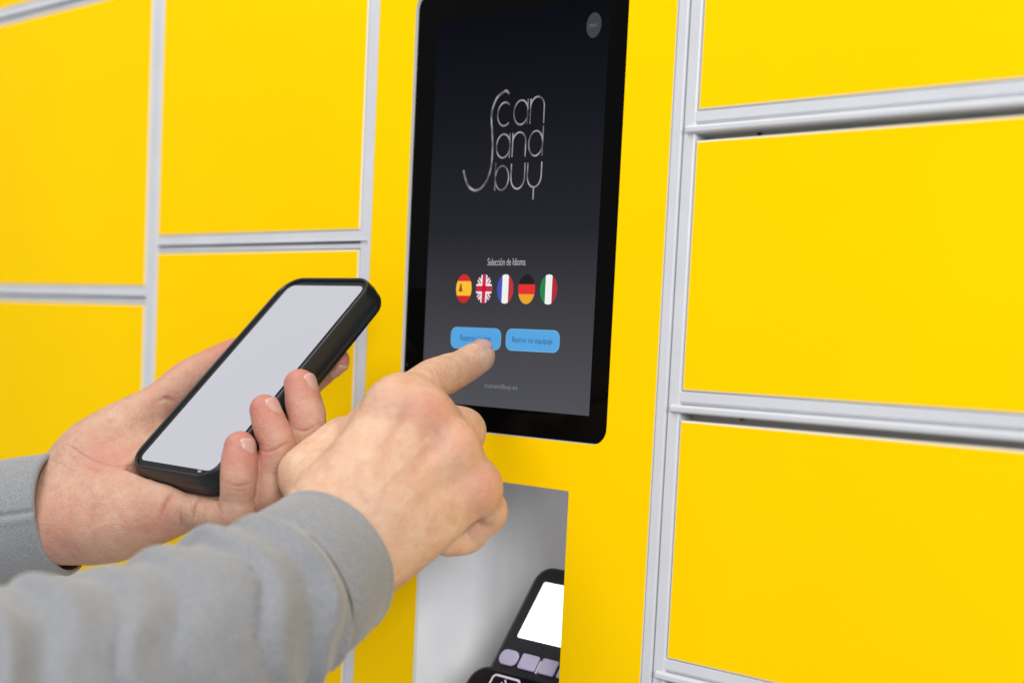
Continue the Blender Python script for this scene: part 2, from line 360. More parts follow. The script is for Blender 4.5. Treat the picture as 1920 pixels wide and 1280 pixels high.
# ------------------------------------------------------------------ card terminal inside the niche
class Frame:
    def __init__(s, o, X, L, N): s.o, s.X, s.L, s.N = [np.array(a, float) for a in (o, X, L, N)]
    def __call__(s, x, l, n): return tuple(s.o+s.X*x+s.L*l+s.N*n)
def slab(mb, fr, x0, x1, l0, l1, n0, n1, r, bev, mi=0, nseg=6):
    cx, cl = (x0+x1)/2, (l0+l1)/2
    def rg(ins, n): return [fr(x, l, n) for x, l in rrect(x1-x0-2*ins, l1-l0-2*ins, r-ins, nseg, cx, cl)]
    loft(mb, [rg(bev, n0), rg(0, n0+bev), rg(0, n1-bev), rg(bev*0.3, n1-bev*0.3), rg(bev, n1)], (True, True), mi)
a38 = math.radians(38)
T = Frame((0, 50, -141), (1, 0, 0), (0, math.sin(a38), math.cos(a38)), (0, -math.cos(a38), math.sin(a38)))
tm = thing('card_terminal', 'black card terminal with glowing white display standing inside the niche', 'card terminal', (12, 40, -262))
mb = MB(); slab(mb, T, -18, 43, -112, 11.5, -24, 0, 11, 3); mb.build('housing', PLBLK, tm, False)
mb = MB(); slab(mb, T, -8, 33, -37.6, 0, 0.05, 0.6, 1.2, 0.2); mb.build('display', mat('terminal_display', (0.5, 0.5, 0.5), 0.2, emit=(1.0, 1.0, 0.98), estr=1.6), tm)
KEY = mat('lavender_key', (0.52, 0.48, 0.66), 0.45)
for i, (x0, x1) in enumerate(((-12.2, 0.8), (2.9, 15.2), (17.6, 29.0), (31.0, 42.0))):
    mb = MB(); slab(mb, T, x0, x1, -56.2, -46.6, 0.05, 2.0, 4.2 if i == 0 else 1.4, 0.6); mb.build('key', KEY, tm)
mb = MB(); slab(mb, T, 15.9, 16.9, -56.5, -48.5, 0.05, 1.0, 0.4, 0.2); mb.build('key_divider', mat('divider_white', (0.8, 0.8, 0.82), 0.4), tm)
mb = MB(); slab(mb, T, -23, 45, -113, -60.4, -6, 6, 12, 2.2)
rd = mb.build('reader_cover', mat('gloss_black', (0.006, 0.006, 0.012), 0.12, spec=0.5), tm)
mb = MB(); mb2 = MB()
def ring_plate(mb, fr, x0, x1, l0, l1, r, wd, n):
    A = [fr(x, l, n) for x, l in rrect(x1-x0, l1-l0, r, 5, (x0+x1)/2, (l0+l1)/2)]; B = [fr(x, l, n) for x, l in rrect(x1-x0-2*wd, l1-l0-2*wd, r-wd, 5, (x0+x1)/2, (l0+l1)/2)]
    loft(mb, [A, B], (False, False))
ICON = mat('icon_white', (0.75, 0.76, 0.85), 0.4)
ring_plate(mb, T, -6.5, 14.5, -84, -64.2, 3, 1.3, 6.06); o = mb.build('contactless_sign', ICON, tm)
for rr_ in (3.0, 5.4, 7.8):
    mb = MB()
    A = [T(-2+rr_*math.cos(t), -73+rr_*math.sin(t), 6.06) for t in np.linspace(-0.9, 0.9, 14)]; B = [T(-2+(rr_+1.0)*math.cos(t), -73+(rr_+1.0)*math.sin(t), 6.06) for t in np.linspace(-0.9, 0.9, 14)]
    mb.add(A+B, [(i, i+1, 15+i, 14+i) for i in range(13)]); mb.build('contactless_wave', ICON, tm)

# ------------------------------------------------------------------ phone in its case
q2 = math.sqrt(0.5)
PH = Frame((-101.9, -97.3, -21.9), (1, 0, 0), (0, q2, q2), (0, -q2, q2))
ph = thing('smartphone', 'smartphone with blank pale screen in black rubber case, held over open palm', 'phone', tuple(PH(0, 0, -6)))
PW, PL, PT = 79.0, 155.0, 16.0
mb = MB()
def prg(ins, n, r=15.5): return [PH(x, l, n) for x, l in rrect(PW-2*ins, PL-2*ins, max(r-ins, 1.0), 9)]
loft(mb, [prg(3.2, -PT), prg(1.0, -PT+1.2), prg(0.15, -PT+3.2), prg(0.0, -PT+4.6), prg(0.45, -PT+5.2), prg(0.1, -PT+5.9), prg(0.1, -6.2), prg(0.5, -5.0), prg(1.1, -1.6), prg(1.7, -0.3), prg(2.3, 0.0), prg(2.9, -0.25), prg(3.1, -1.6), prg(3.2, -2.4)], (True, False))
mb.build('case', RUBBER, ph, True)
mb = MB(); loft(mb, [prg(3.15, -3.0), prg(3.15, -1.9), prg(3.6, -1.5)], (True, True))
gl = mb.build('glass', mat('phone_glass', (0.006, 0.006, 0.007), 0.08, spec=0.3), ph)
mb = MB(); loft(mb, [prg(7.2, -1.47, 12.0), prg(7.3, -1.44, 12.0)], (False, True))
dsp = obj('display', mb.v, mb.f, mat('phone_display', (0.02, 0.02, 0.02), 0.15, spec=0.2, emit=(0.56, 0.56, 0.615), estr=1.0), ph)
mb = MB(); slab(mb, PH, 24.0, 26.5, -73.2, -71.8, -0.6, 0.22, 0.6, 0.15); mb.build('case_mark', mat('mark_grey', (0.3, 0.3, 0.3), 0.5), ph)
mb = MB(); slab(mb, PH, 38.0, 39.0, 22, 38, -8.0, -5.0, 0.4, 0.3); mb.build('side_button', RUBBER, ph)

# ------------------------------------------------------------------ skin, cloth
def m_skin(name, base, red, pale):
    m = mat(name, base, 0.46, spec=0.42); b = bsdf(m)
    at_ = nd(m, 'ShaderNodeAttribute', attribute_name='flush')
    n1 = noise_tex(m, 55.0, 5, 0.6); r1 = ramp(m, n1.outputs[0], [(0.32, pale), (0.68, base)])
    n2 = noise_tex(m, 170.0, 4, 0.6); mx0 = nd(m, 'ShaderNodeMix', data_type='RGBA', blend_type='MIX')
    r2 = ramp(m, n2.outputs[0], [(0.42, (0, 0, 0)), (0.72, (0.8,)*3)]); lk(m, r2.outputs[0], mx0.inputs[0]); lk(m, r1.outputs[0], mx0.inputs[6]); mx0.inputs[7].default_value = (*[0.6*a+0.4*c for a, c in zip(base, red)], 1)
    mx = nd(m, 'ShaderNodeMix', data_type='RGBA', blend_type='MIX'); lk(m, at_.outputs['Fac'], mx.inputs[0]); lk(m, mx0.outputs[2], mx.inputs[6]); mx.inputs[7].default_value = (*red, 1)
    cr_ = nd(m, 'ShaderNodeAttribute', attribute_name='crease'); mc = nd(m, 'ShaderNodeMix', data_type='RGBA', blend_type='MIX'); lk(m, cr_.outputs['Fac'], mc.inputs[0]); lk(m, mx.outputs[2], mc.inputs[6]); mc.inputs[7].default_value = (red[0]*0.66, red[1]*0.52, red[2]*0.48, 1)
    lk(m, mc.outputs[2], b.inputs['Base Color'])
    b.inputs['Subsurface Weight'].default_value = 0.2; b.inputs['Subsurface Radius'].default_value = (1.0, 0.32, 0.16); b.inputs['Subsurface Scale'].default_value = 0.0028
    tc = nd(m, 'ShaderNodeTexCoord'); vo = nd(m, 'ShaderNodeTexVoronoi', feature='DISTANCE_TO_EDGE'); vo.inputs['Scale'].default_value = 620.0; lk(m, tc.outputs['Object'], vo.inputs['Vector'])
    n3 = noise_tex(m, 230.0, 6, 0.7); ad = nd(m, 'ShaderNodeMath', operation='MULTIPLY_ADD'); ad.inputs[1].default_value = 0.35; lk(m, vo.outputs['Distance'], ad.inputs[0]); lk(m, n3.outputs[0], ad.inputs[2])
    bump(m, ad.outputs[0], 0.7, 0.0011)
    n4 = noise_tex(m, 90.0, 4); rr = ramp(m, n4.outputs[0], [(0.3, (0.40,)*3), (0.7, (0.56,)*3)]); lk(m, rr.outputs[0], b.inputs['Roughness'])
    return m
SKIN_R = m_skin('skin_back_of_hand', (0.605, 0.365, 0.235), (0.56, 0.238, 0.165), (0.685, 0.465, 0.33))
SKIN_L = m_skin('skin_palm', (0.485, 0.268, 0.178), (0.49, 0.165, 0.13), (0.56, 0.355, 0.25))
NAIL = mat('nail', (0.54, 0.325, 0.275), 0.24, spec=0.5); bsdf(NAIL).inputs['Subsurface Weight'].default_value = 0.15; bsdf(NAIL).inputs['Subsurface Scale'].default_value = 0.001
def m_cloth():
    m = mat('grey_jersey', (0.36, 0.36, 0.36), 0.9, spec=0.15); b = bsdf(m)
    n1 = noise_tex(m, 1400.0, 3, 0.7); r1 = ramp(m, n1.outputs[0], [(0.30, (0.16, 0.166, 0.182)), (0.5, (0.245, 0.25, 0.266)), (0.70, (0.335, 0.339, 0.348))])
    n2 = noise_tex(m, 260.0, 5, 0.7); mx = nd(m, 'ShaderNodeMix', data_type='RGBA', blend_type='MULTIPLY'); mx.inputs[0].default_value = 1.0
    r2 = ramp(m, n2.outputs[0], [(0.3, (0.95,)*3), (0.7, (1.03,)*3)]); lk(m, r1.outputs[0], mx.inputs[6]); lk(m, r2.outputs[0], mx.inputs[7]); lk(m, mx.outputs[2], b.inputs['Base Color'])
    n3 = noise_tex(m, 1900.0, 2); bump(m, n3.outputs[0], 0.35, 0.0006)
    b.inputs['Sheen Weight'].default_value = 0.25; b.inputs['Sheen Roughness'].default_value = 0.5
    return m
CLOTH = m_cloth()
INSIDE_SHADE = mat('cuff_inside_shade', (0.05, 0.05, 0.052), 0.95, spec=0.1)  # shade inside cuffs and sleeves, painted as a near-black colour on the same jersey

# ------------------------------------------------------------------ smooth bodies from distance fields
def smin(a, b, k):
    h = np.maximum(k-np.abs(a-b), 0)/k
    return np.minimum(a, b)-h*h*k*0.25
class Field:
    def __init__(s, lo, hi, h):
        s.lo = np.array(lo, float); s.h = h; s.n = np.ceil((np.array(hi)-s.lo)/h).astype(int)+1
        s.A = np.full(s.n, 60.0, np.float32); s.ax = [s.lo[i]+h*np.arange(s.n[i]) for i in range(3)]
    def sl(s, lo, hi):
        r = []
        for i in range(3):
            a = max(int((lo[i]-s.lo[i])/s.h), 0); b = min(int((hi[i]-s.lo[i])/s.h)+2, s.n[i]); r.append(slice(a, max(b, a+1)))
        return tuple(r)
    def grid(s, sl): return [s.ax[0][sl[0]][:, None, None], s.ax[1][sl[1]][None, :, None], s.ax[2][sl[2]][None, None, :]]
    def limb(s, pts, rad, k0, k1=None, flat=None, n=7, margin=14.0, straight=False):
        P = np.array([np.array(p, float) for p in pts]); Rd = np.array(rad, float); k1 = k0 if k1 is None else k1
        if len(P) > 2 and not straight:
            PR = np.column_stack([P, Rd]); Q = np.array(spl(list(PR), n)); P, Rd = Q[:, :3], Q[:, 3]
        m = Rd.max()+margin; sl = s.sl(P.min(0)-m, P.max(0)+m); g = s.grid(sl)
        shape = np.broadcast_shapes(*[a.shape for a in g]); L = np.full(shape, 60.0, np.float32); Tt = np.zeros(shape, np.float32)
        cum = np.concatenate([[0], np.cumsum(np.linalg.norm(np.diff(P, axis=0), axis=1))]); tot = cum[-1]
        for i in range(len(P)-1):
            a, b = P[i], P[i+1]; mm = max(Rd[i], Rd[i+1])+margin
            lo = np.minimum(a, b)-mm; hi = np.maximum(a, b)+mm
            s2 = s.sl(lo, hi); s3 = tuple(slice(max(s2[j].start-sl[j].start, 0), max(s2[j].stop-sl[j].start, 0)) for j in range(3))
            gg = s.grid(tuple(slice(sl[j].start+s3[j].start, min(sl[j].start+s3[j].stop, sl[j].stop)) for j in range(3)))
            d = b-a; dd = d@d; ex, ey, ez = gg[0]-a[0], gg[1]-a[1], gg[2]-a[2]
            t = np.clip((ex*d[0]+ey*d[1]+ez*d[2])/max(dd, 1e-9), 0, 1)
            ex, ey, ez = ex-t*d[0], ey-t*d[1], ez-t*d[2]
            q = ex*ex+ey*ey+ez*ez
            if flat is not None:
                nv, fl = flat; dn = ex*nv[0]+ey*nv[1]+ez*nv[2]; q = q+dn*dn*(1/fl**2-1)
            D = (np.sqrt(q)-(Rd[i]+t*(Rd[i+1]-Rd[i]))).astype(np.float32)
            if flat is not None: D = D*np.float32(0.5+0.5*flat[1])
            v = L[s3]; w_ = D < v; L[s3] = np.where(w_, D, v); Tt[s3] = np.where(w_, (cum[i]+t*(cum[i+1]-cum[i]))/tot, Tt[s3])
        if k0 == k1: k = np.float32(k0)
        else: x = np.clip(Tt*2.4, 0, 1); k = (k0+(k1-k0)*x*x*(3-2*x)).astype(np.float32)
        s.A[sl] = smin(s.A[sl], L, k)
    def blob(s, c, r, axes=None, k=6.0):
        c = np.array(c, float); r = np.array(r if hasattr(r, '__len__') else (r, r, r), float); m = r.max()+14
        sl = s.sl(c-m, c+m); g = s.grid(sl); e = [g[0]-c[0], g[1]-c[1], g[2]-c[2]]
        if axes is not None: e = [e[0]*a[0]+e[1]*a[1]+e[2]*a[2] for a in axes]
        k0 = np.sqrt((e[0]/r[0])**2+(e[1]/r[1])**2+(e[2]/r[2])**2); kk = np.sqrt((e[0]/r[0]**2)**2+(e[1]/r[1]**2)**2+(e[2]/r[2]**2)**2)
        D = (k0*(k0-1)/np.maximum(kk, 1e-6)).astype(np.float32); s.A[sl] = smin(s.A[sl], D, np.float32(k))
    def press(s, fr, x0, x1, l0, l1, n0, n1, k=2.0):
        """dent where a slab lies against the body"""
        g = s.grid((slice(None),)*3); e = [g[0]-fr.o[0], g[1]-fr.o[1], g[2]-fr.o[2]]
        dot = lambda v: e[0]*v[0]+e[1]*v[1]+e[2]*v[2]
        q = [np.abs(dot(fr.X)-(x0+x1)/2)-(x1-x0)/2, np.abs(dot(fr.L)-(l0+l1)/2)-(l1-l0)/2, np.abs(dot(fr.N)-(n0+n1)/2)-(n1-n0)/2]
        D = np.maximum(np.maximum(q[0], q[1]), q[2]).astype(np.float32)
        s.A = -smin(-s.A, D, np.float32(k))
    def mesh(s):
        A = s.A; sg = A < 0; n = A.shape; C = (n[0]-1, n[1]-1, n[2]-1)
        sm = np.zeros(C+(3,), np.float32); cn = np.zeros(C, np.float32); cr = []
        for ax in range(3):
            s0 = [slice(None)]*3; s1 = [slice(None)]*3; s0[ax] = slice(None, -1); s1[ax] = slice(1, None); s0, s1 = tuple(s0), tuple(s1)
            c = sg[s0] != sg[s1]; cr.append(c); I = np.argwhere(c); a = A[s0][c]; b = A[s1][c]; t = a/(a-b)
            pos = I.astype(np.float32); pos[:, ax] += t
            o1, o2 = [j for j in range(3) if j != ax]
            for da in (0, -1):
                for db in (0, -1):
                    J = I.copy(); J[:, o1] += da; J[:, o2] += db
                    ok = (J[:, o1] >= 0) & (J[:, o2] >= 0) & (J[:, o1] < C[o1]) & (J[:, o2] < C[o2])
                    np.add.at(sm, tuple(J[ok].T), pos[ok]); np.add.at(cn, tuple(J[ok].T), 1)
        act = cn > 0; idx = np.full(C, -1, np.int64); idx[act] = np.arange(act.sum()); V = sm[act]/cn[act][:, None]*s.h+s.lo
        F = []
        for ax in range(3):
            I = np.argwhere(cr[ax]); o1, o2 = [(1, 2), (2, 0), (0, 1)][ax]
            ok = (I[:, o1] >= 1) & (I[:, o2] >= 1) & (I[:, o1] < C[o1]) & (I[:, o2] < C[o2]); I = I[ok]
            def g(d1, d2): J = I.copy(); J[:, o1] += d1; J[:, o2] += d2; return idx[tuple(J.T)]
            Q = np.stack([g(-1, -1), g(0, -1), g(0, 0), g(-1, 0)], 1); inside = sg[tuple(I.T)]
            Q[~inside] = Q[~inside][:, ::-1]; F.append(Q)
        return V, np.concatenate(F)
def relax(V, F, it=2, lam=0.5):
    E = np.concatenate([F[:, [0, 1]], F[:, [1, 2]], F[:, [2, 3]], F[:, [3, 0]]]); E = np.unique(np.sort(E, 1), axis=0)
    for _ in range(it):
        acc = np.zeros_like(V); c = np.zeros(len(V)); np.add.at(acc, E[:, 0], V[E[:, 1]]); np.add.at(acc, E[:, 1], V[E[:, 0]]); np.add.at(c, E[:, 0], 1); np.add.at(c, E[:, 1], 1)
        V = V+lam*(acc/np.maximum(c, 1)[:, None]-V)
    return V
def vnormals(V, F):
    n = np.cross(V[F[:, 2]]-V[F[:, 0]], V[F[:, 3]]-V[F[:, 1]]); N = np.zeros_like(V)
    for i in range(4): np.add.at(N, F[:, i], n)
    return N/np.maximum(np.linalg.norm(N, axis=1), 1e-9)[:, None]
def seg_dist2(P, poly):
    best = np.full(len(P), 1e9)
    for a, b in zip(poly[:-1], poly[1:]):
        a, b = np.array(a, float), np.array(b, float); d = b-a; t = np.clip(((P-a)@d)/max(d@d, 1e-9), 0, 1); best = np.minimum(best, np.linalg.norm(P-a-t[:, None]*d, axis=1))
    return best
def furrow(V, N, lines):
    """skin creases: each line runs over the surface that faces the viewer; depth and width in mm"""
    uv = px_of(V); face = ((CAM_P-V)*N).sum(1) > 0
    D = np.zeros(len(V))
    for pts, depth, width in lines:
        w_ = width*3.55; L2 = [tuple(p) for p in spl(pts, 6)] if len(pts) > 2 else pts
        ends = np.minimum(np.linalg.norm(uv-np.array(L2[0]), axis=1), np.linalg.norm(uv-np.array(L2[-1]), axis=1))
        d = seg_dist2(uv, L2); D += np.where(face, -depth*np.exp(-(d/w_)**2)*np.clip(0.15+ends/30, 0, 1), 0)
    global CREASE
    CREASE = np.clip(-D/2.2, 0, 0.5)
    return V+N*D[:, None]
def skin_obj(name, V, F, m, parent, flush):
    """flush: (point, radius, amount) list of redder skin over knuckles and finger pads"""
    me = bpy.data.meshes.new(name); me.vertices.add(len(V)); me.vertices.foreach_set('co', (V*S).astype(np.float32).ravel())
    me.loops.add(F.size); me.loops.foreach_set('vertex_index', F.astype(np.int32).ravel()); me.polygons.add(len(F))
    me.polygons.foreach_set('loop_start', np.arange(0, F.size, 4, dtype=np.int32)); me.polygons.foreach_set('use_smooth', np.ones(len(F), dtype=bool))
    me.update(calc_edges=True); me.materials.append(m)
    a = me.attributes.new('flush', 'FLOAT', 'POINT'); val = np.zeros(len(V))
    for p, r, amt in flush: val = np.maximum(val, amt*np.exp(-(np.linalg.norm(V-np.array(p), axis=1)/r)**2))
    a.data.foreach_set('value', val.astype(np.float32))
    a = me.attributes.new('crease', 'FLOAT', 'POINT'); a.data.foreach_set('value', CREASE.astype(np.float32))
    o = bpy.data.objects.new(name, me); COL.objects.link(o); o.parent = parent; o.matrix_parent_inverse = PINV[parent.name]; return o
def nail(parent, base, tip, nrm, width, length, rb, rt, past=3.4):
    """curved nail plate laid round the last bone; base/tip = its ends, rb/rt = finger radius there"""
    base, tip, nrm = [np.array(a, float) for a in (base, tip, nrm)]
    d = tip-base; L = np.linalg.norm(d); d /= L; nrm = nrm-(nrm@d)*d; nrm /= np.linalg.norm(nrm); sd = np.cross(d, nrm)
    nu, nv = 9, 11; V = []
    for j in range(nv):
        for i in range(nu):
            u = i/(nu-1)*2-1; v = j/(nv-1)
            ww = width/2*(1-0.08*(1-v))*(1-max(0, (0.22-v)/0.22)**2*0.45)*(1-max(0, (v-0.80)/0.20)**2*0.30)
            l_ = L+past-length+length*v+(1-u*u)*0.9*(v-0.5)
            t = min(max(l_/L, 0), 1); r = rb+(rt-rb)*t
            if l_ > L: r = math.sqrt(max(rt*rt-(l_-L)**2, 4.0))*0.75+0.25*rt
            a = math.asin(min(0.9, ww/r))*u
            V.append(base+d*l_+(nrm*math.cos(a)+sd*math.sin(a))*(r-0.15))
    V = np.array(V).reshape(nv, nu, 3)
    lift = np.zeros((nv, nu))
    for j in range(nv):
        for i in range(nu): u = i/(nu-1)*2-1; v = j/(nv-1); lift[j, i] = (0.42+0.30*v)*(1-0.75*u**4)-0.35*(1 if j == 0 else 0)
    top = V+nrm*lift[..., None]; bot = V-nrm*0.5
    Vs = list(top.reshape(-1, 3))+list(bot.reshape(-1, 3)); n = nu*nv; F = []
    for j in range(nv-1):
        for i in range(nu-1): q = j*nu+i; F.append((q, q+1, q+nu+1, q+nu))
    rim = [i for i in range(nu)]+[j*nu+nu-1 for j in range(1, nv)]+[(nv-1)*nu+i for i in range(nu-2, -1, -1)]+[j*nu for j in range(nv-2, 0, -1)]
    for a, b in zip(rim, rim[1:]+rim[:1]): F.append((a, b, n+b, n+a))
    o = obj('fingernail', Vs, F, NAIL, None, None, True); o.parent = parent; o.matrix_parent_inverse = Matrix(); return o
def bvh_of(V, F): return BVHTree.FromPolygons([tuple(v) for v in V], [tuple(f) for f in F])

person = thing('person', 'person in grey sweatshirt, one hand holding a phone and the other pressing the touchscreen', 'person', (-120, -330, -420))

# ---- pointing hand
I0, I1, I2, I3 = at(748, 757, 634), at(811, 713, 667), at(866, 689, 694), at(901, 667, 710)
M0, M1 = at(797, 778, 634), at(874, 806, 666); M2 = at(842, 880, 672); M3 = at(800, 880, 655)
R0, R1 = at(852, 842, 634), at(876, 866, 664); R2 = at(838, 935, 668); R3 = at(800, 930, 652)
K0, K1 = at(893, 912, 640), at(919, 961, 664); K2 = at(874, 1010, 668); K3 = at(838, 1016, 660)
WR = at(628, 1030, 612); WR2 = at(540, 1100, 588)
T0, T1, T2, T3 = at(577, 890, 640), at(645, 826, 664), at(735, 815, 695), at(800, 838, 700)
allp = np.array([I0, I1, I2, I3, M1, M2, R1, K1, K2, WR, WR2, T0, T1, T2, T3])
fld = Field(allp.min(0)-34, allp.max(0)+26, 1.0)
dors = -CAM_R[:, 2]                                    # the back of this hand looks about at the camera
across = (K0-I0)/np.linalg.norm(K0-I0); along = (0.5*(I0+K0)-WR); along /= np.linalg.norm(along); dn = np.cross(across, along); dn /= np.linalg.norm(dn)
if dn@dors < 0: dn = -dn
fld.limb([WR2, WR+dn*-1, 0.6*WR+0.4*(0.5*(M0+R0))-dn*3], [27, 28, 30], 12, flat=(dn, 0.66), straight=True)
for (kn, w0, r0, r1) in ((I0, -17, 13, 12.5), (M0, -6, 13, 12.5), (R0, 6, 13, 11.5), (K0, 17, 13, 10.5)):
    b = WR+across*w0+along*12-dn*3
    fld.limb([b, 0.5*(b+kn)-dn*1.5, kn-dn*4.5], [r0+1.5, r0, r1], 15)
fld.limb([WR+across*13-dn*10+along*8, 0.5*(WR+K0)+across*6-dn*13, K0-dn*13], [15, 16, 11], 14)         # hypothenar side
fld.limb([WR-across*14-dn*10+along*8, T0*0.5+T1*0.5-dn*2+across*6, I0-dn*15-along*6], [15, 16, 12], 14)           # thenar side
for kn, r in ((I0, 9.6), (M0, 10.4), (R0, 9.4), (K0, 9.3)): fld.blob(kn-dn*0.6+along*1, r, k=12)
for kn, b0 in ((I0, -13), (M0, -5), (R0, 5), (K0, 13)):                        # extensor tendons
    fld.limb([WR+across*b0*0.7+along*30+dn*13.0, 0.45*WR+0.55*kn+dn*9.6, kn+dn*5.5-along*6], [0.9, 0.9, 1.2], 11)
fld.limb([I0-dn*0.8, 0.5*(I0+I1)+dn*0.4, I1, 0.5*(I1+I2), I2, I3-0.15*(I3-I2), I3], [11.6, 11.2, 11.2, 10.3, 9.6, 9.2, 8.2], 9, 2.0)
fld.limb([M0-dn*1, 0.5*(M0+M1), M1, 0.5*(M1+M2), M2, M3], [10.8, 10.2, 10.6, 9.4, 9.0, 8.0], 8, 1.2)
fld.limb([R0-dn*1, 0.5*(R0+R1), R1, 0.5*(R1+R2), R2, R3], [10.4, 9.8, 10.0, 9.0, 8.6, 7.6], 8, 1.2)
fld.limb([K0-dn*1, 0.5*(K0+K1), K1, 0.5*(K1+K2), K2, K3], [9.6, 9.0, 9.3, 8.4, 8.2, 7.4], 8, 1.2)
fld.limb([T0, 0.5*(T0+T1), T1, 0.5*(T1+T2), T2, T3], [15.0, 13.5, 12.5, 10.5, 10.5, 8.5], 10, 2.0)
V, F = fld.mesh(); V = relax(V, F, 3); N = vnormals(V, F)
crs = []
V = furrow(V, N, [([(868, 672), (876, 690), (884, 704)], 0.25, 0.5), ([(802, 686), (815, 700), (822, 722)], 0.25, 0.7), ([(812, 683), (824, 700), (830, 720)], 0.22, 0.6),
    ([(790, 745), (803, 738), (820, 742)], 0.3, 0.8), ([(545, 905), (556, 920), (560, 935)], 0.5, 1.3),
    ([(812, 822), (775, 850), (738, 890), (690, 935)], -0.26, 1.5), ([(868, 890), (810, 905), (750, 950)], -0.22, 1.6), ([(772, 748), (745, 800), (715, 850)], 0.6, 3.0), ([(838, 800), (800, 850), (760, 900)], 0.5, 3.0), ([(640, 810), (610, 850), (600, 890)], 0.45, 3.0),
    ([(786, 752), (798, 747), (814, 751)], 0.25, 0.6), ([(790, 762), (802, 757), (816, 760)], 0.2, 0.6), ([(738, 716), (752, 712), (764, 716)], 0.2, 0.7), ([(896, 962), (904, 975), (900, 985)], 0.6, 0.8)])
# slack skin on the back of the hand: long shallow wrinkles and veins
nz = np.array([noise.noise(Vector((p[0]*0.045, p[1]*0.045, p[2]*0.045)))*0.7+noise.noise(Vector((p[0]*0.13+7, p[1]*0.13, p[2]*0.13)))*0.35+noise.noise(Vector((p[0]*0.42+3, p[1]*0.42, p[2]*0.42)))*0.14 for p in V])
V = V+vnormals(V, F)*nz[:, None]*0.62
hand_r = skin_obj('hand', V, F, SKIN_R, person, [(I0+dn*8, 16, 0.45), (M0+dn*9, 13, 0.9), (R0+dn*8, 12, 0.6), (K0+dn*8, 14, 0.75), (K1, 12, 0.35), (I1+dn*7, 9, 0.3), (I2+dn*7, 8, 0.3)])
hand_r['label'] = 'hand with index finger stretched out onto the screen'
nail(hand_r, I2, I3, np.array([0.36, -0.42, 0.80]), 12.0, 12.5, 9.9, 8.9, 4.2)

# ---- hand under the phone
k0, k1, k2, k3 = at(335, 950, 677), at(440, 966, 648), at(447, 903, 642), at(450, 838, 645)
r0, r1, r2, r3 = at(385, 893, 688), at(497, 925, 655), at(522, 838, 651), at(497, 768, 655)
m0, m1, m2, m3 = at(440, 838, 702), at(562, 872, 668), at(576, 790, 665), at(563, 722, 670)
i0, i1, i2, i3 = at(450, 782, 728), at(535, 752, 737), at(593, 706, 726), at(633, 675, 716)
t0, t1, t2, t3 = at(175, 868, 722), at(262, 783, 730), at(352, 712, 739), at(440, 662, 752)
wl = at(85, 952, 716); wl2 = at(-40, 978, 722)
pn = np.array(PH.N)                                    # the palm looks up roughly like the phone's face
cup = 0.5*(r0+m0)-wl; cup /= np.linalg.norm(cup); pa = (i0-k0)/np.linalg.norm(i0-k0); pnm = np.cross(cup, pa); pnm /= np.linalg.norm(pnm)
if pnm@pn < 0: pnm = -pnm
allp = np.array([k0, k1, k2, k3, r1, r2, r3, m1, m2, m3, i0, i1, i2, i3, t0, t1, t2, t3, wl, wl2])
fld = Field(allp.min(0)-32, allp.max(0)+20, 0.8)
fld.limb([wl2, wl, 0.6*wl+0.4*(0.5*(r0+m0))], [28, 29.5, 31], 12, flat=(pnm, 0.66), straight=True)
for (kn, w0, ra, rb) in ((i0, 17, 14, 12), (m0, 6, 14, 12), (r0, -6, 14, 11.5), (k0, -16, 14, 11.5)):
    b = wl+pa*w0+cup*12
    fld.limb([b, 0.5*(b+kn)-pnm*3, kn], [ra, ra-0.5, rb], 14)
fld.limb([at(118, 1000, 703), at(205, 985, 690), at(290, 965, 681)], [16, 20, 14.5], 12)                # hypothenar
fld.limb([at(140, 905, 716), t0+pnm*1, 0.5*(t0+t1), t1], [18, 21.5, 19.5, 14], 12)                      # thenar
fld.limb([t0, 0.5*(t0+t1), t1, 0.5*(t1+t2), t2, 0.5*(t2+t3), t3], [19, 16, 12.5, 11, 11, 10.4, 8.8], 9, 2.5)
fld.limb([i0, 0.5*(i0+i1), i1, 0.5*(i1+i2), i2, i3], [11, 10, 9.8, 8.6, 8.0, 7.0], 9, 1.0)
fld.limb([m0, 0.5*(m0+m1), m1, 0.5*(m1+m2), m2, 0.5*(m2+m3), m3], [11, 10.2, 10.6, 9.9, 9.9, 9.7, 8.6], 9, 0.8)
fld.limb([r0, 0.5*(r0+r1), r1, 0.5*(r1+r2), r2, 0.5*(r2+r3), r3], [11, 10.0, 10.0, 9.4, 9.2, 9.1, 7.9], 9, 0.8)
fld.limb([k0, 0.5*(k0+k1), k1, 0.5*(k1+k2), k2, 0.5*(k2+k3), k3], [10.8, 10.0, 9.4, 8.8, 9.2, 9.3, 8.1], 9, 0.8)
fld.press(PH, -PW/2+0.1, PW/2-0.1, -PL/2+0.1, PL/2-0.1, -PT, 0.2, 1.5)
V, F = fld.mesh(); V = relax(V, F, 3); N = vnormals(V, F)
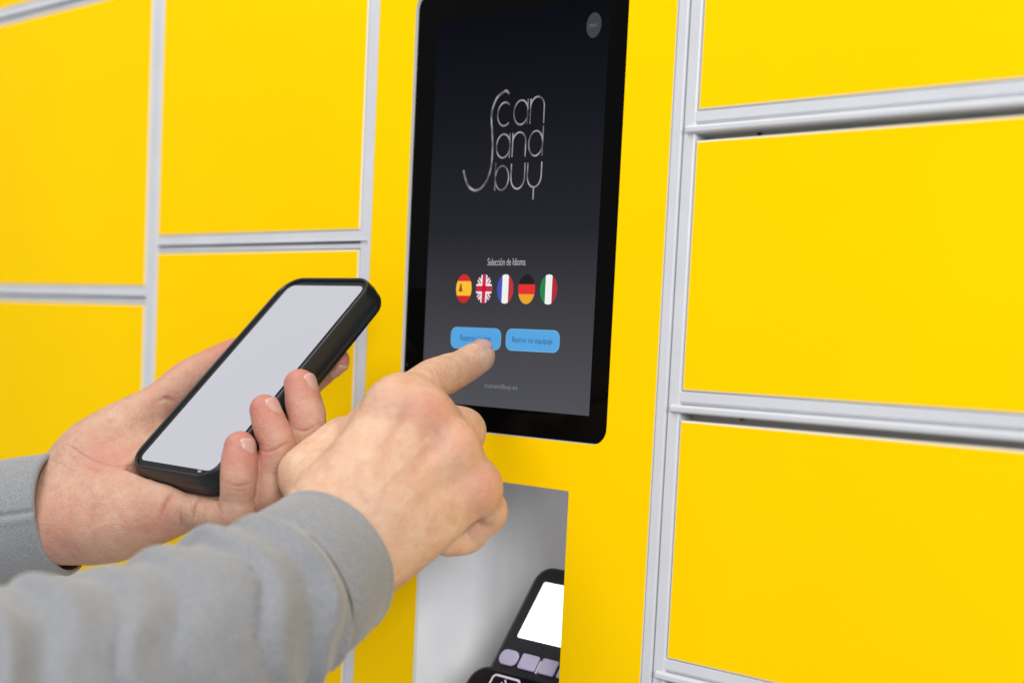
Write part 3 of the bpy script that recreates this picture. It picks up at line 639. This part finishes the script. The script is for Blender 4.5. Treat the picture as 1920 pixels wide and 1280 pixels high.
V = furrow(V, N, [([(90, 880), (112, 868), (128, 880), (150, 885)], 0.3, 0.55), ([(118, 832), (134, 838), (153, 851), (179, 864), (215, 873), (255, 873)], 0.5, 0.55), ([(140, 868), (175, 880), (215, 884)], 0.3, 0.5),
    ([(328, 915), (309, 943), (299, 976)], 1.2, 1.0), ([(374, 931), (362, 951), (359, 986)], 1.2, 0.9), ([(337, 952), (338, 975), (334, 998)], 0.7, 0.5), ([(345, 922), (356, 945), (355, 980)], 0.35, 0.5),
    ([(294, 753), (312, 746), (334, 757)], 1.4, 1.1), ([(360, 678), (371, 688), (380, 700)], 0.4, 0.5), ([(347, 690), (356, 702), (366, 712)], 0.3, 0.5), ([(310, 770), (325, 778), (330, 790)], 0.3, 0.8),
    ([(206, 942), (172, 954), (167, 980)], 0.7, 2.6), ([(215, 920), (190, 931), (165, 930)], 0.5, 2.4),
    ([(424, 905), (448, 911), (474, 903)], 0.9, 0.6), ([(428, 915), (448, 920), (470, 913)], 0.45, 0.45), ([(484, 842), (505, 846), (545, 826)], 0.9, 0.6), ([(545, 802), (570, 808), (600, 794)], 0.7, 0.6), ([(432, 880), (450, 884), (468, 880)], 0.25, 0.4)])
nz = np.array([noise.noise(Vector((p[0]*0.06, p[1]*0.06, p[2]*0.06)))*0.6+noise.noise(Vector((p[0]*0.17+7, p[1]*0.17, p[2]*0.17)))*0.32+noise.noise(Vector((p[0]*0.45+3, p[1]*0.45, p[2]*0.45)))*0.14 for p in V])
V = V+vnormals(V, F)*nz[:, None]*0.5
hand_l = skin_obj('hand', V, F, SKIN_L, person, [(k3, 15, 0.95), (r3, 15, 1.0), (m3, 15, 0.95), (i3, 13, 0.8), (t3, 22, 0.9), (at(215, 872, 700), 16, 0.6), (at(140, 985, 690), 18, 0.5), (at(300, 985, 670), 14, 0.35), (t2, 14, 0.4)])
hand_l['label'] = 'open palm-up hand with fingers curled round the phone'
for (b_, t_, wd, ln, ra, rb, nn) in ((k2, k3, 10.4, 12.0, 9.2, 8.1, (0.96, 0.0, 0.05)), (r2, r3, 11.2, 13.0, 9.2, 7.9, (0.92, 0.18, 0.1)), (m2, m3, 12.0, 14.0, 9.9, 8.6, (0.90, 0.30, 0.1))):
    nail(hand_l, b_, t_, np.array(nn), wd, ln, ra, rb)
nail(hand_l, i2, i3, np.array([0.70, 0.1, -0.65]), 10.0, 11, 8.0, 7.0)

# ------------------------------------------------------------------ sleeves
def tube(name, centers, radii, parent, fold=None, wall=2.6, step=1.6, ring_n=220, flat=None, seam=None, rim=True):
    PR = np.column_stack([np.array(centers), np.array(radii)]); Q = np.array(spl(list(PR), 40)); cum = np.concatenate([[0], np.cumsum(np.linalg.norm(np.diff(Q[:, :3], axis=0), axis=1))])
    n = int(cum[-1]/step); ss = np.linspace(0, cum[-1], n); C = np.stack([np.interp(ss, cum, Q[:, j]) for j in range(4)], 1)
    tan = np.gradient(C[:, :3], axis=0); tan /= np.linalg.norm(tan, axis=1)[:, None]
    up = np.array([0, 0, 1.0]); rings_o = []; rings_i = []
    for i in range(n):
        t = tan[i]; x = np.cross(t, up); x /= np.linalg.norm(x); y = np.cross(x, t)
        ro = []; ri = []
        for k in range(ring_n):
            th = 2*math.pi*k/ring_n; r = C[i, 3]; ex, ey = math.cos(th), math.sin(th)
            if flat: ex *= flat[0]; ey *= flat[1]
            dr = fold(ss[i], th, cum[-1]) if fold else 0.0
            e = 0.0
            if rim and ss[i] < 2.2: e = -(1-math.sqrt(max(0, 1-((2.2-ss[i])/2.2)**2)))*1.3
            p = C[i, :3]+(x*ex+y*ey)*(r+dr+e); ro.append(p)
            ri.append(C[i, :3]+(x*ex+y*ey)*(r+dr*0.7-wall-e*0.3))
        rings_o.append(ro); rings_i.append(ri)
    mb = MB(); loft(mb, rings_o[::-1]+rings_i, (False, False))
    nf = len(mb.f); n_out = (n-1)*ring_n
    mb.m = [0]*(n_out+ring_n)+[1]*(nf-n_out-ring_n)
    return mb.build(name, [CLOTH, INSIDE_SHADE], parent, True)
def fold_sleeve(s, th, L):
    wob = 19*noise.noise(Vector((math.cos(th)*1.0, math.sin(th)*1.0, s*0.010)))
    ph = s+8*math.sin(th+0.4)+wob
    a = ph/25.0; fr = a-math.floor(a)
    prof = (fr/0.72)**1.3 if fr < 0.72 else (1-((fr-0.72)/0.28))**1.0       # long rise, short steep drop
    prof = prof*prof*(3-2*prof)
    amp = 6.4*(0.60+0.8*noise.noise(Vector((math.cos(th)*0.8+4, math.sin(th)*0.8, math.floor(a)*1.7))))*min(1, s/10)
    b = (s*0.8-10*math.sin(th*1.0+2.4)+9*wob/19)/23.0; sec = 1.1*math.sin(2*math.pi*b)*max(0, 0.4+noise.noise(Vector((math.cos(th)*0.9-3, math.sin(th)*0.9, s*0.02))))
    fine = 1.0*noise.noise(Vector((math.cos(th)*2.0, math.sin(th)*2.0, s*0.045)))+0.35*noise.noise(Vector((math.cos(th)*5, math.sin(th)*5, s*0.13)))
    puff = 4.5*math.exp(-((s-11)/9.0)**2)-2.5*math.exp(-((s-30)/5.0)**2)*max(0, math.cos(th+0.9))
    return amp*(prof-0.5)+sec+fine+puff
def fold_cuff_plain(s, th, L): return 1.1*noise.noise(Vector((math.cos(th)*1.3, math.sin(th)*1.3, s*0.03)))+1.0*math.exp(-((s-1)/3.0)**2)-2.2*math.exp(-((s-L)/5.0)**2)
def fold_cuff(s, th, L):
    rib = -1.3*math.exp(-((th-2.98)/0.035)**2)+0.7*math.exp(-((th-3.09)/0.06)**2)
    return 0.9*noise.noise(Vector((math.cos(th)*1.3, math.sin(th)*1.3, s*0.03)))+rib+1.0*math.exp(-((s-1)/3.0)**2)-2.2*math.exp(-((s-L)/5.0)**2)
Rc = [at(615, 1056, 611), at(575, 1085, 596), at(535, 1114, 582)]
sl = tube('sleeve', [at(540, 1111, 584), at(480, 1148, 567), at(400, 1195, 548), at(280, 1262, 528), at(120, 1325, 505), at(-150, 1415, 468), at(-420, 1510, 430)], [36, 40, 43, 47, 52, 58, 62], person, fold_sleeve)
sl['label'] = 'wrinkled grey sleeve of the pointing arm'
cf = tube('cuff', Rc, [36.5, 37.8, 38.5], person, fold_cuff_plain, wall=3.2); cf.parent = sl; cf.matrix_parent_inverse = Matrix()
lcs = [at(120, 962, 713), at(40, 974, 716), at(-45, 992, 720)]
def fold_l(s, th, L): return fold_sleeve(s+40, th, L)*0.8
sl2 = tube('sleeve', [at(-38, 990, 719.6), at(-90, 1001, 723), at(-190, 1022, 729), at(-330, 1052, 738)], [36, 39, 43, 47], person, fold_l)
sl2['label'] = 'grey sleeve of the arm holding the phone'
cf2 = tube('cuff', lcs, [33.8, 34.8, 36.5], person, fold_cuff, wall=3.2); cf2.parent = sl2; cf2.matrix_parent_inverse = Matrix()
